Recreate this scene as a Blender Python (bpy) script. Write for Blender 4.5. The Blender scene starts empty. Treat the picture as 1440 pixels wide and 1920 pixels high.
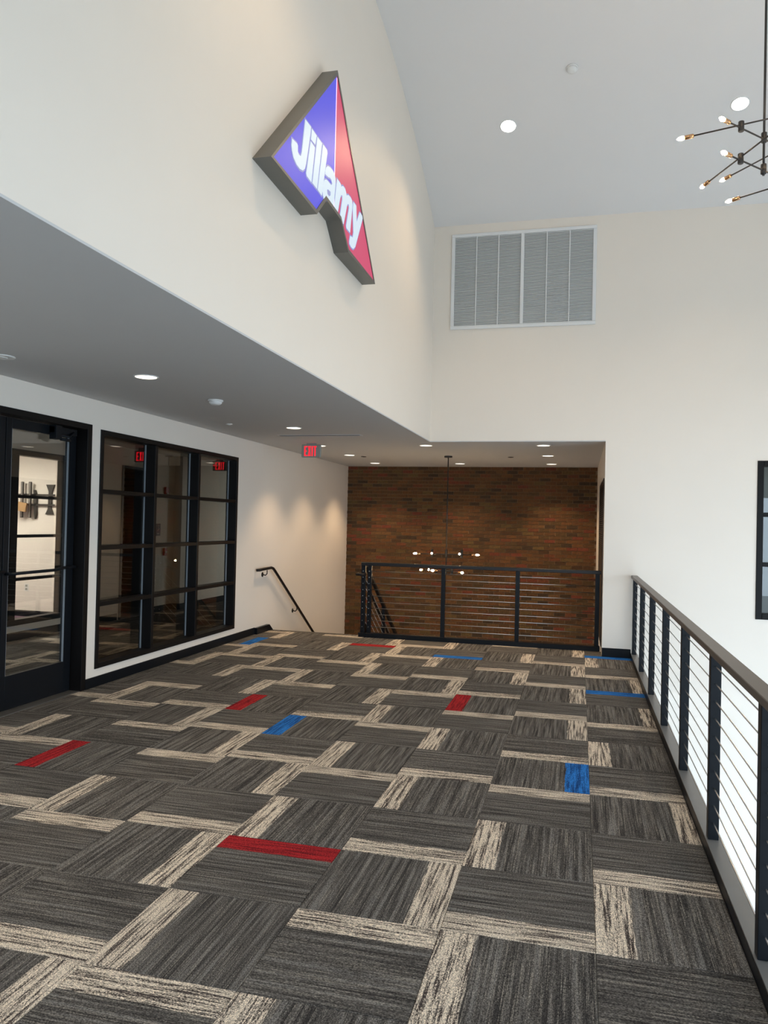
import bpy, bmesh, math, random
from mathutils import Vector, Matrix
random.seed(7)
scene = bpy.context.scene
C = scene.collection
PI = math.pi

# ------------------------------------------------------------------ camera
F_PX, YAW, PITCH, ROLL, EYE = 1446.0, 0.248648, 0.0139789, 0.0230468, 1.65
ca, sa, cb, sb = math.cos(YAW), math.sin(YAW), math.cos(PITCH), math.sin(PITCH)
fwd = Vector((-sa * cb, ca * cb, sb)); rgt = Vector((ca, sa, 0)); upv = rgt.cross(fwd)
r2 = math.cos(ROLL) * rgt + math.sin(ROLL) * upv
u2 = -math.sin(ROLL) * rgt + math.cos(ROLL) * upv
cam_d = bpy.data.cameras.new('camera'); cam = bpy.data.objects.new('camera', cam_d); C.objects.link(cam)
cam_d.sensor_fit = 'VERTICAL'; cam_d.sensor_height = 24.0; cam_d.lens = F_PX / 1920.0 * 24.0
cam_d.clip_start = 0.05; cam_d.clip_end = 300
M = Matrix(((r2.x, u2.x, -fwd.x, 0), (r2.y, u2.y, -fwd.y, 0), (r2.z, u2.z, -fwd.z, EYE), (0, 0, 0, 1)))
cam.matrix_world = M
scene.camera = cam

# ------------------------------------------------------------------ sky, daylight openings, exposure
world = bpy.data.worlds.new('sky'); scene.world = world; world.use_nodes = True
bg = world.node_tree.nodes['Background']
bg.inputs[0].default_value = (0.69, 0.845, 1.0, 1); bg.inputs[1].default_value = 5.1
def portal(name, loc, rot, sx, sy):
    l = bpy.data.lights.new(name, 'AREA'); l.shape = 'RECTANGLE'; l.size = sx; l.size_y = sy
    l.cycles.is_portal = True
    o = bpy.data.objects.new(name, l); C.objects.link(o); o.location = loc; o.rotation_euler = rot
    return o
# the glazed street front of the lobby (right wall) and unseen rear glazing, widened to brighten the left wall
portal('daylight_street_front', (6.95, 3.4, -0.2), (0, PI / 2, 0), 6.2, 12.0)
portal('daylight_rear_added', (0.95, -2.95, -0.2), (PI / 2, 0, PI), 10.5, 5.6)
scene.view_settings.view_transform = 'Standard'
scene.view_settings.look = 'None'
scene.view_settings.gamma = 1.0
scene.view_settings.use_curve_mapping = False
scene.view_settings.exposure = 0.0

# ------------------------------------------------------------------ materials
def new_mat(name):
    m = bpy.data.materials.new(name); m.use_nodes = True
    nt = m.node_tree
    return m, nt, nt.nodes, nt.links, nt.nodes['Principled BSDF']
def plain(name, col, rough=0.5, metal=0.0, spec=0.5, noise=0.0, nscale=30.0, bump=0.0, bscale=400.0, coat=0.0):
    m, nt, N, L, b = new_mat(name)
    b.inputs['Roughness'].default_value = rough; b.inputs['Metallic'].default_value = metal
    b.inputs['Specular IOR Level'].default_value = spec
    if coat: b.inputs['Coat Weight'].default_value = coat
    tc = N.new('ShaderNodeTexCoord')
    nz = N.new('ShaderNodeTexNoise'); nz.inputs['Scale'].default_value = nscale; nz.inputs['Detail'].default_value = 4
    L.new(tc.outputs['Object'], nz.inputs['Vector'])
    mx = N.new('ShaderNodeMix'); mx.data_type = 'RGBA'
    mx.inputs[6].default_value = tuple(c * (1 - noise) for c in col) + (1,)
    mx.inputs[7].default_value = tuple(min(1, c * (1 + noise)) for c in col) + (1,)
    L.new(nz.outputs['Fac'], mx.inputs[0]); L.new(mx.outputs[2], b.inputs['Base Color'])
    if bump:
        n2 = N.new('ShaderNodeTexNoise'); n2.inputs['Scale'].default_value = bscale; n2.inputs['Detail'].default_value = 3
        L.new(tc.outputs['Object'], n2.inputs['Vector'])
        bp = N.new('ShaderNodeBump'); bp.inputs['Strength'].default_value = bump; bp.inputs['Distance'].default_value = 0.002
        L.new(n2.outputs['Fac'], bp.inputs['Height']); L.new(bp.outputs['Normal'], b.inputs['Normal'])
    return m
def emit(name, col, strength, base=None, rough=0.35, spec=0.5):
    m, nt, N, L, b = new_mat(name)
    b.inputs['Base Color'].default_value = tuple(base or col) + (1,)
    b.inputs['Emission Color'].default_value = tuple(col) + (1,)
    b.inputs['Emission Strength'].default_value = strength
    b.inputs['Roughness'].default_value = rough; b.inputs['Specular IOR Level'].default_value = spec
    return m
def glass(name, tint, rmul=1.0):
    m, nt, N, L, b = new_mat(name)
    N.remove(b)
    out = [n for n in N if n.type == 'OUTPUT_MATERIAL'][0]
    tr = N.new('ShaderNodeBsdfTransparent'); tr.inputs[0].default_value = tuple(tint) + (1,)
    gl = N.new('ShaderNodeBsdfGlossy'); gl.inputs['Roughness'].default_value = 0.0
    gl.inputs[0].default_value = (1, 1, 1, 1)
    fr = N.new('ShaderNodeFresnel'); geo = N.new('ShaderNodeNewGeometry')
    io = N.new('ShaderNodeMapRange'); io.inputs[3].default_value = 1.52; io.inputs[4].default_value = 1 / 1.52
    L.new(geo.outputs['Backfacing'], io.inputs[0]); L.new(io.outputs[0], fr.inputs['IOR'])
    mu = N.new('ShaderNodeMath'); mu.operation = 'MULTIPLY'; mu.inputs[1].default_value = rmul; mu.use_clamp = True
    mx = N.new('ShaderNodeMixShader')
    L.new(fr.outputs[0], mu.inputs[0]); L.new(mu.outputs[0], mx.inputs[0])
    L.new(tr.outputs[0], mx.inputs[1]); L.new(gl.outputs[0], mx.inputs[2]); L.new(mx.outputs[0], out.inputs[0])
    return m
def carpet(name, band_a, band_b, accent):
    m, nt, N, L, b = new_mat(name)
    b.inputs['Roughness'].default_value = 1.0; b.inputs['Specular IOR Level'].default_value = 0.05
    tc = N.new('ShaderNodeTexCoord'); oi = N.new('ShaderNodeObjectInfo')
    sep = N.new('ShaderNodeSeparateXYZ'); L.new(tc.outputs['Object'], sep.inputs[0])
    def math_(op, a, bb, clamp=False):
        n = N.new('ShaderNodeMath'); n.operation = op; n.use_clamp = clamp
        for i, v in enumerate((a, bb)):
            if v is None: continue
            if hasattr(v, 'links'): L.new(v, n.inputs[i])
            else: n.inputs[i].default_value = v
        return n.outputs[0]
    rnd = math_('MULTIPLY', oi.outputs['Random'], 73.0)
    def streak(sx, sy, off, detail=2.0, rough=0.5):
        c = N.new('ShaderNodeCombineXYZ')
        L.new(math_('ADD', math_('MULTIPLY', sep.outputs[0], sx), off), c.inputs[0])
        L.new(math_('MULTIPLY', sep.outputs[1], sy), c.inputs[1]); L.new(rnd, c.inputs[2])
        n = N.new('ShaderNodeTexNoise'); n.inputs['Scale'].default_value = 1.0
        n.inputs['Detail'].default_value = detail; n.inputs['Roughness'].default_value = rough
        L.new(c.outputs[0], n.inputs['Vector']); return n.outputs['Fac']
    def ramp(fac, stops):
        r = N.new('ShaderNodeValToRGB'); e = r.color_ramp.elements
        while len(e) < len(stops): e.new(0.5)
        for i, (p, c) in enumerate(stops):
            e[i].position = p; e[i].color = tuple(c) + (1,)
        L.new(fac, r.inputs[0]); return r.outputs[0]
    def mix(f, a, bb, mode='MIX'):
        n = N.new('ShaderNodeMix'); n.data_type = 'RGBA'; n.blend_type = mode
        for i, v in ((0, f), (6, a), (7, bb)):
            if hasattr(v, 'links'): L.new(v, n.inputs[i])
            elif isinstance(v, tuple): n.inputs[i].default_value = v + (1,)
            else: n.inputs[i].default_value = v
        return n.outputs[2]
    s_yarn = streak(150.0, 300.0, 5.0, 1.0)
    speck = math_('MULTIPLY', math_('SUBTRACT', s_yarn, 0.5), 0.32)
    s_wide = math_('ADD', streak(1.5, 48.0, 0.0, 3.0), math_('MULTIPLY', speck, 0.6))
    s_fine = math_('ADD', streak(3.2, 170.0, 11.0, 3.0, 0.6), math_('MULTIPLY', speck, 0.7))
    body = ramp(s_wide, [(0.34, (0.046, 0.043, 0.042)), (0.46, (0.082, 0.077, 0.073)), (0.55, (0.112, 0.105, 0.098)), (0.66, (0.175, 0.168, 0.161))])
    body = mix(ramp(s_fine, [(0.54, (0, 0, 0)), (0.68, (0.8, 0.8, 0.8))]), body, (0.26, 0.24, 0.21))
    body = mix(ramp(s_fine, [(0.33, (0.65, 0.65, 0.65)), (0.44, (0, 0, 0))]), body, (0.035, 0.033, 0.032))
    b_wide = math_('ADD', streak(3.4, 78.0, 31.0, 4.0, 0.65), speck)
    band = ramp(b_wide, [(0.41, band_b), (0.48, tuple(0.5 * x + 0.5 * y for x, y in zip(band_a, band_b))), (0.57, band_a)])
    edge = math_('ADD', sep.outputs[1], math_('MULTIPLY', math_('SUBTRACT', streak(9.0, 120.0, 3.0), 0.5), 0.035))
    mask = math_('MULTIPLY', math_('SUBTRACT', edge, 0.148), 160.0, True)
    col = mix(mask, body, band)
    y1 = ramp(s_yarn, [(0.30, (0.55, 0.55, 0.55)), (0.50, (1.0, 1.0, 1.0)), (0.70, (1.6, 1.58, 1.55))])
    col = mix(1.0, col, y1, 'MULTIPLY')
    L.new(col, b.inputs['Base Color'])
    bp = N.new('ShaderNodeBump'); bp.inputs['Strength'].default_value = 0.5; bp.inputs['Distance'].default_value = 0.004
    L.new(s_yarn, bp.inputs['Height']); L.new(bp.outputs['Normal'], b.inputs['Normal'])
    return m
def brick_mat():
    m, nt, N, L, b = new_mat('fired_brick')
    b.inputs['Roughness'].default_value = 0.85; b.inputs['Specular IOR Level'].default_value = 0.25
    at = N.new('ShaderNodeAttribute'); at.attribute_name = 'tone'
    tc = N.new('ShaderNodeTexCoord')
    nz = N.new('ShaderNodeTexNoise'); nz.inputs['Scale'].default_value = 35; nz.inputs['Detail'].default_value = 5
    L.new(tc.outputs['Object'], nz.inputs['Vector'])
    r = N.new('ShaderNodeValToRGB'); r.color_ramp.elements[0].position = 0.3; r.color_ramp.elements[0].color = (0.6, 0.6, 0.6, 1)
    r.color_ramp.elements[1].position = 0.7; r.color_ramp.elements[1].color = (1.25, 1.2, 1.15, 1)
    L.new(nz.outputs['Fac'], r.inputs[0])
    mx = N.new('ShaderNodeMix'); mx.data_type = 'RGBA'; mx.blend_type = 'MULTIPLY'; mx.inputs[0].default_value = 1
    L.new(at.outputs['Color'], mx.inputs[6]); L.new(r.outputs[0], mx.inputs[7]); L.new(mx.outputs[2], b.inputs['Base Color'])
    bp = N.new('ShaderNodeBump'); bp.inputs['Strength'].default_value = 0.4; bp.inputs['Distance'].default_value = 0.003
    L.new(nz.outputs['Fac'], bp.inputs['Height']); L.new(bp.outputs['Normal'], b.inputs['Normal'])
    return m

WALL = plain('wall_paint', (0.86, 0.795, 0.71), 0.55, spec=0.3, noise=0.012, nscale=3, bump=0.06, bscale=260)
CEIL = plain('ceiling_paint_dim', (0.61, 0.61, 0.605), 0.75, spec=0.2, noise=0.01, nscale=3)  # ceiling white darkened below the vault's: the soffit's shade put into the colour
VAULT = plain('ceiling_paint_lit', (0.80, 0.79, 0.78), 0.75, spec=0.2, noise=0.01, nscale=3)
BLACK = plain('black_paint', (0.006, 0.0075, 0.010), 0.36, spec=0.16, noise=0.1, nscale=20)
FRAME = plain('bronze_black_frame', (0.006, 0.0055, 0.0055), 0.38, spec=0.16, noise=0.1, nscale=20)
RAILM = plain('dark_bronze_rail', (0.012, 0.0095, 0.009), 0.40, spec=0.3, noise=0.12, nscale=25)
STEEL = plain('stainless_cable', (0.62, 0.61, 0.60), 0.28, metal=1.0, noise=0.05, nscale=60)
BRASS = plain('aged_brass', (0.62, 0.36, 0.19), 0.25, metal=1.0, noise=0.08, nscale=60)
GUN = plain('gunmetal', (0.06, 0.055, 0.052), 0.35, metal=0.7, noise=0.1, nscale=60)
WHITE = plain('white_plastic', (0.82, 0.82, 0.80), 0.45, noise=0.015, nscale=40)
WHITEM = plain('white_enamel_metal', (0.80, 0.81, 0.81), 0.4, noise=0.015, nscale=40)
DUCT = plain('dark_duct_void', (0.02, 0.021, 0.024), 0.9, noise=0.2, nscale=5)
SIGNH = plain('sign_housing_grey', (0.155, 0.15, 0.135), 0.42, metal=0.35, noise=0.04, nscale=12)
MORTAR = plain('mortar', (0.23, 0.15, 0.085), 0.95, noise=0.2, nscale=60, bump=0.4, bscale=200)
BRICK = brick_mat()
CARPET = carpet('carpet_cream_band', (0.66, 0.58, 0.48), (0.075, 0.062, 0.058), None)
CARPET_R = carpet('carpet_red_band', (0.40, 0.026, 0.030), (0.15, 0.014, 0.018), 'r')
CARPET_B = carpet('carpet_blue_band', (0.030, 0.19, 0.58), (0.016, 0.060, 0.20), 'b')
STEPM = plain('stair_carpet', (0.07, 0.066, 0.062), 1.0, spec=0.05, noise=0.5, nscale=90)
SLAB = plain('slab_concrete', (0.32, 0.31, 0.30), 0.9, noise=0.1, nscale=6)
LOWFLOOR = plain('lobby_floor_tile', (0.70, 0.70, 0.69), 0.35, noise=0.06, nscale=2)
GROUND = plain('pavement_outside', (0.32, 0.32, 0.31), 0.9)
PURPLE = plain('mauve_carpet', (0.16, 0.10, 0.14), 1.0, spec=0.05, noise=0.4, nscale=70)
GLASS = glass('clear_glazing', (0.93, 0.94, 0.93), 1.0)
GLASS_T = glass('bronze_tinted_glazing', (0.60, 0.565, 0.51), 1.0)
LAMP = emit('lamp_lens_warm', (1.0, 0.88, 0.70), 3.0)
LAMP_DAY = emit('lamp_lens_bright', (1.0, 0.93, 0.82), 14.0)
BULB = emit('bulb_filament_glow', (1.0, 0.70, 0.38), 150.0)
REDGLOW = emit('exit_letter_glow', (1.0, 0.012, 0.03), 1.5, (0.3, 0.0, 0.0))
BLUEP = emit('sign_face_blue', (0.095, 0.095, 0.80), 0.8, (0.02, 0.02, 0.12), 0.42, 0.22)
REDP = emit('sign_face_red', (0.62, 0.075, 0.165), 0.85, (0.15, 0.02, 0.04), 0.42, 0.22)
LETTER = emit('sign_letter_white', (0.72, 0.86, 0.98), 0.82, (0.12, 0.13, 0.14), 0.42, 0.22)
LETTERO = emit('sign_letter_edge', (0.30, 0.33, 0.66), 0.8, (0.06, 0.06, 0.12), 0.42, 0.22)
LETTERLINE = emit('sign_divider_pink', (0.95, 0.62, 0.95), 0.8)
RED = plain('alarm_red', (0.45, 0.02, 0.02), 0.4, noise=0.05)
NAVY = plain('sign_navy', (0.012, 0.014, 0.05), 0.5, noise=0.05)
CARD = plain('cardboard', (0.50, 0.30, 0.14), 0.85, noise=0.12, nscale=15)
MOUNT = plain('mount_steel', (0.05, 0.042, 0.036), 0.45, metal=0.3, noise=0.1)
PANEL = plain('exit_housing_grey', (0.30, 0.31, 0.28), 0.4, noise=0.04)
GRILLE = plain('bronze_grille', (0.030, 0.022, 0.016), 0.45, noise=0.1)
GASKET = plain('grey_gasket', (0.22, 0.25, 0.28), 0.35, noise=0.05)

# ------------------------------------------------------------------ helpers
def origin_of(p):
    v = Vector((0, 0, 0))
    while p is not None:
        v += p.location; p = p.parent
    return v
class MB:
    """collects simple solids in world coordinates and links them as one mesh object"""
    def __init__(s): s.v = []; s.f = []; s.sm = []
    def box(s, x0, x1, y0, y1, z0, z1):
        n = len(s.v)
        s.v += [(x0, y0, z0), (x1, y0, z0), (x1, y1, z0), (x0, y1, z0), (x0, y0, z1), (x1, y0, z1), (x1, y1, z1), (x0, y1, z1)]
        for q in ((0, 3, 2, 1), (4, 5, 6, 7), (0, 1, 5, 4), (1, 2, 6, 5), (2, 3, 7, 6), (3, 0, 4, 7)):
            s.f.append(tuple(n + i for i in q)); s.sm.append(False)
        return s
    def bar(s, a, b, w, h, up=(0, 0, 1)):
        a = Vector(a); b = Vector(b); d = (b - a).normalized(); u = Vector(up)
        sx = d.cross(u).normalized(); sz = sx.cross(d).normalized(); n = len(s.v)
        for p in (a, b):
            for i, j in ((-1, -1), (1, -1), (1, 1), (-1, 1)):
                s.v.append(tuple(p + sx * i * w / 2 + sz * j * h / 2))
        for q in ((0, 1, 2, 3), (7, 6, 5, 4), (0, 4, 5, 1), (1, 5, 6, 2), (2, 6, 7, 3), (3, 7, 4, 0)):
            s.f.append(tuple(n + i for i in q)); s.sm.append(False)
        return s
    def tube(s, pts, r, seg=10, caps=True):
        pts = [Vector(p) for p in pts]; rs = r if isinstance(r, (list, tuple)) else [r] * len(pts)
        n = len(s.v); prev = None
        for i, p in enumerate(pts):
            if i == 0: d = pts[1] - p
            elif i == len(pts) - 1: d = p - pts[i - 1]
            else: d = (pts[i + 1] - p).normalized() + (p - pts[i - 1]).normalized()
            d.normalize()
            if prev is None:
                ref = Vector((0, 0, 1)) if abs(d.z) < 0.9 else Vector((1, 0, 0))
                sx = d.cross(ref).normalized()
            else:
                sx = (prev - d * prev.dot(d)).normalized()
            prev = sx; sy = d.cross(sx)
            for k in range(seg):
                a = 2 * PI * k / seg
                s.v.append(tuple(p + (sx * math.cos(a) + sy * math.sin(a)) * rs[i]))
        for i in range(len(pts) - 1):
            for k in range(seg):
                a = n + i * seg + k; b2 = n + i * seg + (k + 1) % seg
                s.f.append((a, b2, b2 + seg, a + seg)); s.sm.append(True)
        if caps:
            s.f.append(tuple(n + k for k in reversed(range(seg)))); s.sm.append(False)
            m = n + (len(pts) - 1) * seg
            s.f.append(tuple(m + k for k in range(seg))); s.sm.append(False)
        return s
    def lathe(s, c, prof, axis=(0, 0, 1), seg=24):
        """prof: list of (radius, height) along axis from c"""
        c = Vector(c); d = Vector(axis).normalized()
        ref = Vector((0, 0, 1)) if abs(d.z) < 0.9 else Vector((1, 0, 0))
        sx = d.cross(ref).normalized(); sy = d.cross(sx); n = len(s.v)
        for r, h in prof:
            for k in range(seg):
                a = 2 * PI * k / seg
                s.v.append(tuple(c + d * h + (sx * math.cos(a) + sy * math.sin(a)) * max(r, 1e-4)))
        for i in range(len(prof) - 1):
            for k in range(seg):
                a = n + i * seg + k; b2 = n + i * seg + (k + 1) % seg
                s.f.append((a, b2, b2 + seg, a + seg)); s.sm.append(True)
        s.f.append(tuple(n + k for k in reversed(range(seg)))); s.sm.append(False)
        m = n + (len(prof) - 1) * seg
        s.f.append(tuple(m + k for k in range(seg))); s.sm.append(False)
        return s
    def prism(s, poly, axis, a, b):
        """poly of 2-D points in the plane normal to axis ('x': y,z / 'y': x,z / 'z': x,y)"""
        def P(p, t):
            return {'x': (t, p[0], p[1]), 'y': (p[0], t, p[1]), 'z': (p[0], p[1], t)}[axis]
        n = len(s.v); k = len(poly)
        s.v += [P(p, a) for p in poly] + [P(p, b) for p in poly]
        s.f.append(tuple(n + i for i in range(k))); s.f.append(tuple(n + k + i for i in reversed(range(k))))
        s.sm += [False, False]
        for i in range(k):
            j = (i + 1) % k
            s.f.append((n + j, n + i, n + k + i, n + k + j)); s.sm.append(False)
        return s
    def mesh(s, name, mat, off=Vector((0, 0, 0)), bevel=0.0, bseg=1):
        me = bpy.data.meshes.new(name)
        me.from_pydata([tuple(Vector(v) - off) for v in s.v], [], s.f)
        for p, q in zip(me.polygons, s.sm): p.use_smooth = q
        bm = bmesh.new(); bm.from_mesh(me)
        bmesh.ops.recalc_face_normals(bm, faces=bm.faces)
        if bevel:
            es = [e for e in bm.edges if len(e.link_faces) == 2 and e.calc_face_angle(0) > 0.7]
            bmesh.ops.bevel(bm, geom=es, offset=bevel, segments=bseg, affect='EDGES', profile=0.5)
        bm.to_mesh(me); bm.free()
        me.materials.append(mat); me.update()
        return me
    def build(s, name, mat, parent=None, bevel=0.0, bseg=1):
        me = s.mesh(name, mat, origin_of(parent), bevel, bseg)
        o = bpy.data.objects.new(name, me); C.objects.link(o); o.parent = parent
        return o
def inst(name, me, parent, loc, rotz=0.0):
    o = bpy.data.objects.new(name, me); C.objects.link(o); o.parent = parent; o.location = loc; o.rotation_euler = (0, 0, rotz)
    return o
def thing(name, label, cat, loc, group=None):
    o = bpy.data.objects.new(name, None); C.objects.link(o); o.location = loc; o.empty_display_size = 0.1
    o['label'] = label; o['category'] = cat
    if group: o['group'] = group
    return o
def struct(o, label=None, cat=None):
    o['kind'] = 'structure'
    if label: o['label'] = label
    if cat: o['category'] = cat
    return o
def sroot(name, loc, label, cat):
    o = bpy.data.objects.new(name, None); C.objects.link(o); o.location = loc; o.empty_display_size = 0.1
    return struct(o, label, cat)
def flat_poly(name, loops, mat, parent, to_world, ext, offset=0.0):
    """filled 2-D outline (with holes) turned into a thin solid; to_world maps (u,v,w) to a world point"""
    cu = bpy.data.curves.new(name, 'CURVE'); cu.dimensions = '2D'; cu.fill_mode = 'BOTH'; cu.extrude = ext; cu.offset = offset
    for lp in loops:
        sp = cu.splines.new('POLY'); sp.points.add(len(lp) - 1)
        for p, q in zip(sp.points, lp): p.co = (q[0], q[1], 0, 1)
        sp.use_cyclic_u = True
    tmp = bpy.data.objects.new(name, cu); C.objects.link(tmp)
    dg = bpy.context.evaluated_depsgraph_get(); me = bpy.data.meshes.new_from_object(tmp.evaluated_get(dg))
    bpy.data.objects.remove(tmp); bpy.data.curves.remove(cu)
    og = origin_of(parent)
    for v in me.vertices: v.co = Vector(to_world(*v.co)) - og
    me.materials.clear(); me.materials.append(mat)
    o = bpy.data.objects.new(name, me); C.objects.link(o); o.parent = parent
    return o
def lamp(name, parent, loc, energy, col, size_deg, blend, radius=0.05, kind='SPOT'):
    l = bpy.data.lights.new(name, kind); l.energy = energy; l.color = col
    if kind == 'SPOT': l.spot_size = math.radians(size_deg); l.spot_blend = blend
    l.shadow_soft_size = radius
    o = bpy.data.objects.new(name, l); C.objects.link(o); o.parent = parent
    o.location = Vector(loc) - origin_of(parent)
    return o

# ------------------------------------------------------------------ the setting
XL, XB, YW, ZC, YB, XJ = -4.5, -1.985, 10.27, 2.76, 14.75, 0.305     # left wall, bulkhead, far wall, soffit, brick wall, stairwell jamb
CY, CZ, RV = 6.302, -1.589, 8.271                                     # barrel vault
XC, XC2, YJOG = -7.1, -6.94, 12.55                                    # corridor wall beyond the glass
XR, ZLOW, YBACK = 7.0, -3.5, -3.0
def vz(y):
    y = abs(y - CY)
    return CZ + math.sqrt(max(RV * RV - y * y, 0)) if y <= 4.0 else CZ + math.sqrt(RV * RV - 16.0)

# floor slab (walkway and corridor are one level) -----------------------------
fl = MB()
fl.box(-10.6, 0.725, YBACK, 10.70, -0.42, 0.0)
fl.box(-10.6, XL - 0.14, 10.70, 16.6, -0.42, 0.0)
fl.box(XL - 0.14, -3.03, 10.70, 10.84, -0.42, 0.0)
floor = struct(fl.build('floor', SLAB), 'floor of grey carpet tiles laid in quarter turns with red and blue accents', 'floor')

TS, X0, Y0 = 0.61, 0.092, 3.12
# for each tile: which edge carries the pale (or coloured) band: N far, S near, W left, E right; lower case marks r(ed)/b(lue)
BANDS = {}
def band(k, row):
    """row string: from column j=0 leftwards"""
    for i, c in enumerate(row.split()):
        BANDS[(-i, k)] = c
# rows run from the viewer (k=-2) to the far railing; columns from the right-hand seam leftwards
band(-2, 'W N W N E')
band(-1, 'S W N W S W')
band(0, 'W S E Nr E N W')
band(1, 'S W S W S W S')
band(2, 'E N W N E N Wr N')
band(3, 'S Eb S W S E N W S')
band(4, 'W S W N Wb S E N W')
band(5, 'N E N W S Wr S W S')
band(6, 'E S Wr N E N E S W')
band(7, 'Nb E S E N W N E N')
band(8, 'E S E S W N W N E')
band(9, 'S E S W N E S W N')
band(10, 'W S E Sb W Nr E S Eb')
band(11, 'Sb E N W S E N W N')
band(12, 'E S W N E S E N W')
tile_mesh = {}
def tile_geo(mat, x0, x1, y0, y1):
    key = (mat.name, round(x0, 3), round(x1, 3), round(y0, 3), round(y1, 3))
    if key not in tile_mesh:
        tile_mesh[key] = MB().box(x0, x1, y0, y1, 0.0, 0.007).mesh('carpet_tile', mat, bevel=0.0025)
    return tile_mesh[key]
def row_y(k): return Y0 + TS * (k + max(0.0, k - 6) * 0.083)
def lay_tile(j, k, xmin, xmax, ymin, ymax):
    ya, yb_ = row_y(k), row_y(k + 1)
    cx = X0 + TS * (j + 0.5); cy = (ya + yb_) / 2; g = 0.0006; h = TS / 2 - g; hy = (yb_ - ya) / 2 - g
    x0, x1 = max(-h, xmin - cx), min(h, xmax - cx); y0, y1 = max(-hy, ymin - cy), min(hy, ymax - cy)
    if x1 - x0 < 0.02 or y1 - y0 < 0.02: return
    horiz = (j + k) % 2 != 0
    code = BANDS.get((j, k))
    if code is None:
        code = random.choice('NS') if horiz else random.choice('WE')
    mat = CARPET_R if 'r' in code else CARPET_B if 'b' in code else CARPET
    rot = {'N': 0.0, 'S': PI, 'W': PI / 2, 'E': -PI / 2}[code[0]]
    # clip rectangle into the tile's own turned frame
    c, s = round(math.cos(-rot)), round(math.sin(-rot))
    pts = [(c * x - s * y, s * x + c * y) for x, y in ((x0, y0), (x1, y1))]
    a0, a1 = sorted((pts[0][0], pts[1][0])); b0, b1 = sorted((pts[0][1], pts[1][1]))
    inst('carpet_tile', tile_geo(mat, a0, a1, b0, b1), floor, (cx, cy, 0.0), rot)
for k in range(-4, 13):
    for j in range(-8, 1):
        lay_tile(j, k, XL + 0.002, 0.653, 0.6, 10.655 if X0 + TS * (j + 0.5) > -3.03 else 10.84)
for k in range(2, 20):
    for j in range(-13, -7):
        lay_tile(j, k, XC + 0.015, XL - 0.14, 4.2, 15.0)

# left wall with the door and window openings ------------------------------------------------
DY0, DY1, DZ = 4.36, 6.39, 2.515            # door opening
WY0, WY1, WZ0, WZ1 = 6.532, 9.626, 0.178, 2.488
w = MB()
TH = 0.14
def wl(y0, y1, z0, z1): w.box(XL - TH, XL, y0, y1, z0, z1)
wl(YBACK, DY0, 0, 2.76); wl(DY0, DY1, DZ, 2.76); wl(DY1, WY0, 0, 2.76)
wl(WY0, WY1, 0, WZ0); wl(WY0, WY1, WZ1, 2.76); wl(WY1, YB, 0, 2.76); w.box(XL - TH, XL, 10.84, YB, ZLOW, 0)
struct(w.build('wall_left', WALL), 'white wall at left holding the glass doors and the window', 'wall')

# upper wall (bulkhead) and far wall, jamb --------------------------------------------------
def vault_poly(y0, y1, z0, n=40):
    return [(y0, z0), (y1, z0)] + [(y1 + (y0 - y1) * i / n, vz(y1 + (y0 - y1) * i / n)) for i in range(n + 1)]
struct(MB().prism(vault_poly(YBACK, YW, ZC + 0.012), 'x', XB - 0.14, XB).build('wall_upper', WALL), 'tall off-white upper wall carrying the triangular sign', 'wall')
w = MB()
RWX0, RWX1, RWZ0, RWZ1 = 2.10, 4.55, 0.577, 2.515
yb = YW + 0.14
w.box(XB - 0.14, XJ, YW, yb, ZC + 0.012, 5.80); w.box(XJ, RWX0, YW, yb, ZLOW, 5.80); w.box(RWX0, RWX1, YW, yb, ZLOW, RWZ0)
w.box(RWX0, RWX1, YW, yb, RWZ1, 5.80); w.box(RWX1, XR + 0.2, YW, yb, ZLOW, 5.80)
struct(w.build('wall_far', WALL), 'off-white far wall with the large white air vent', 'wall')
struct(MB().box(XJ, XJ + 0.14, yb, YB, ZLOW, ZC).build('wall_stairwell', WALL), 'narrow white side wall of the stairwell at right', 'wall')
# room behind window_3
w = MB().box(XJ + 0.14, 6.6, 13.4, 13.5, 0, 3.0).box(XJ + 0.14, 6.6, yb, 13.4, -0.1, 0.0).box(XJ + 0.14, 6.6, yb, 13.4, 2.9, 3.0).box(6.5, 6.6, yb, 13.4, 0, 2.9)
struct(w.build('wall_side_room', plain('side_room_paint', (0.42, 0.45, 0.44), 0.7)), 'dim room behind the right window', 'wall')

# ceilings ----------------------------------------------------------------------------------
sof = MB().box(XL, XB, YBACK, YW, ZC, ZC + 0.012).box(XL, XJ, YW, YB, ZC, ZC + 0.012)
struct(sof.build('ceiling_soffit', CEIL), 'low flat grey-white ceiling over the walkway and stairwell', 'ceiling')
n = 64; vm = MB(); ys = [YBACK + (YW + 0.14 - YBACK) * i / n for i in range(n + 1)]
for i in range(n + 1):
    for x, dz in ((XB - 0.14, 0), (XR + 0.2, 0)):
        vm.v.append((x, ys[i], vz(ys[i])))
for i in range(n + 1):
    for x in (XB - 0.14, XR + 0.2):
        vm.v.append((x, ys[i], vz(ys[i]) + 0.15))
b0 = 2 * (n + 1)
for i in range(n):
    vm.f.append((2 * i, 2 * i + 1, 2 * i + 3, 2 * i + 2)); vm.sm.append(True)
    vm.f.append((b0 + 2 * i, b0 + 2 * i + 2, b0 + 2 * i + 3, b0 + 2 * i + 1)); vm.sm.append(True)
struct(vm.build('ceiling_vault', VAULT), 'curved barrel-vaulted pale grey ceiling', 'ceiling')

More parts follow.
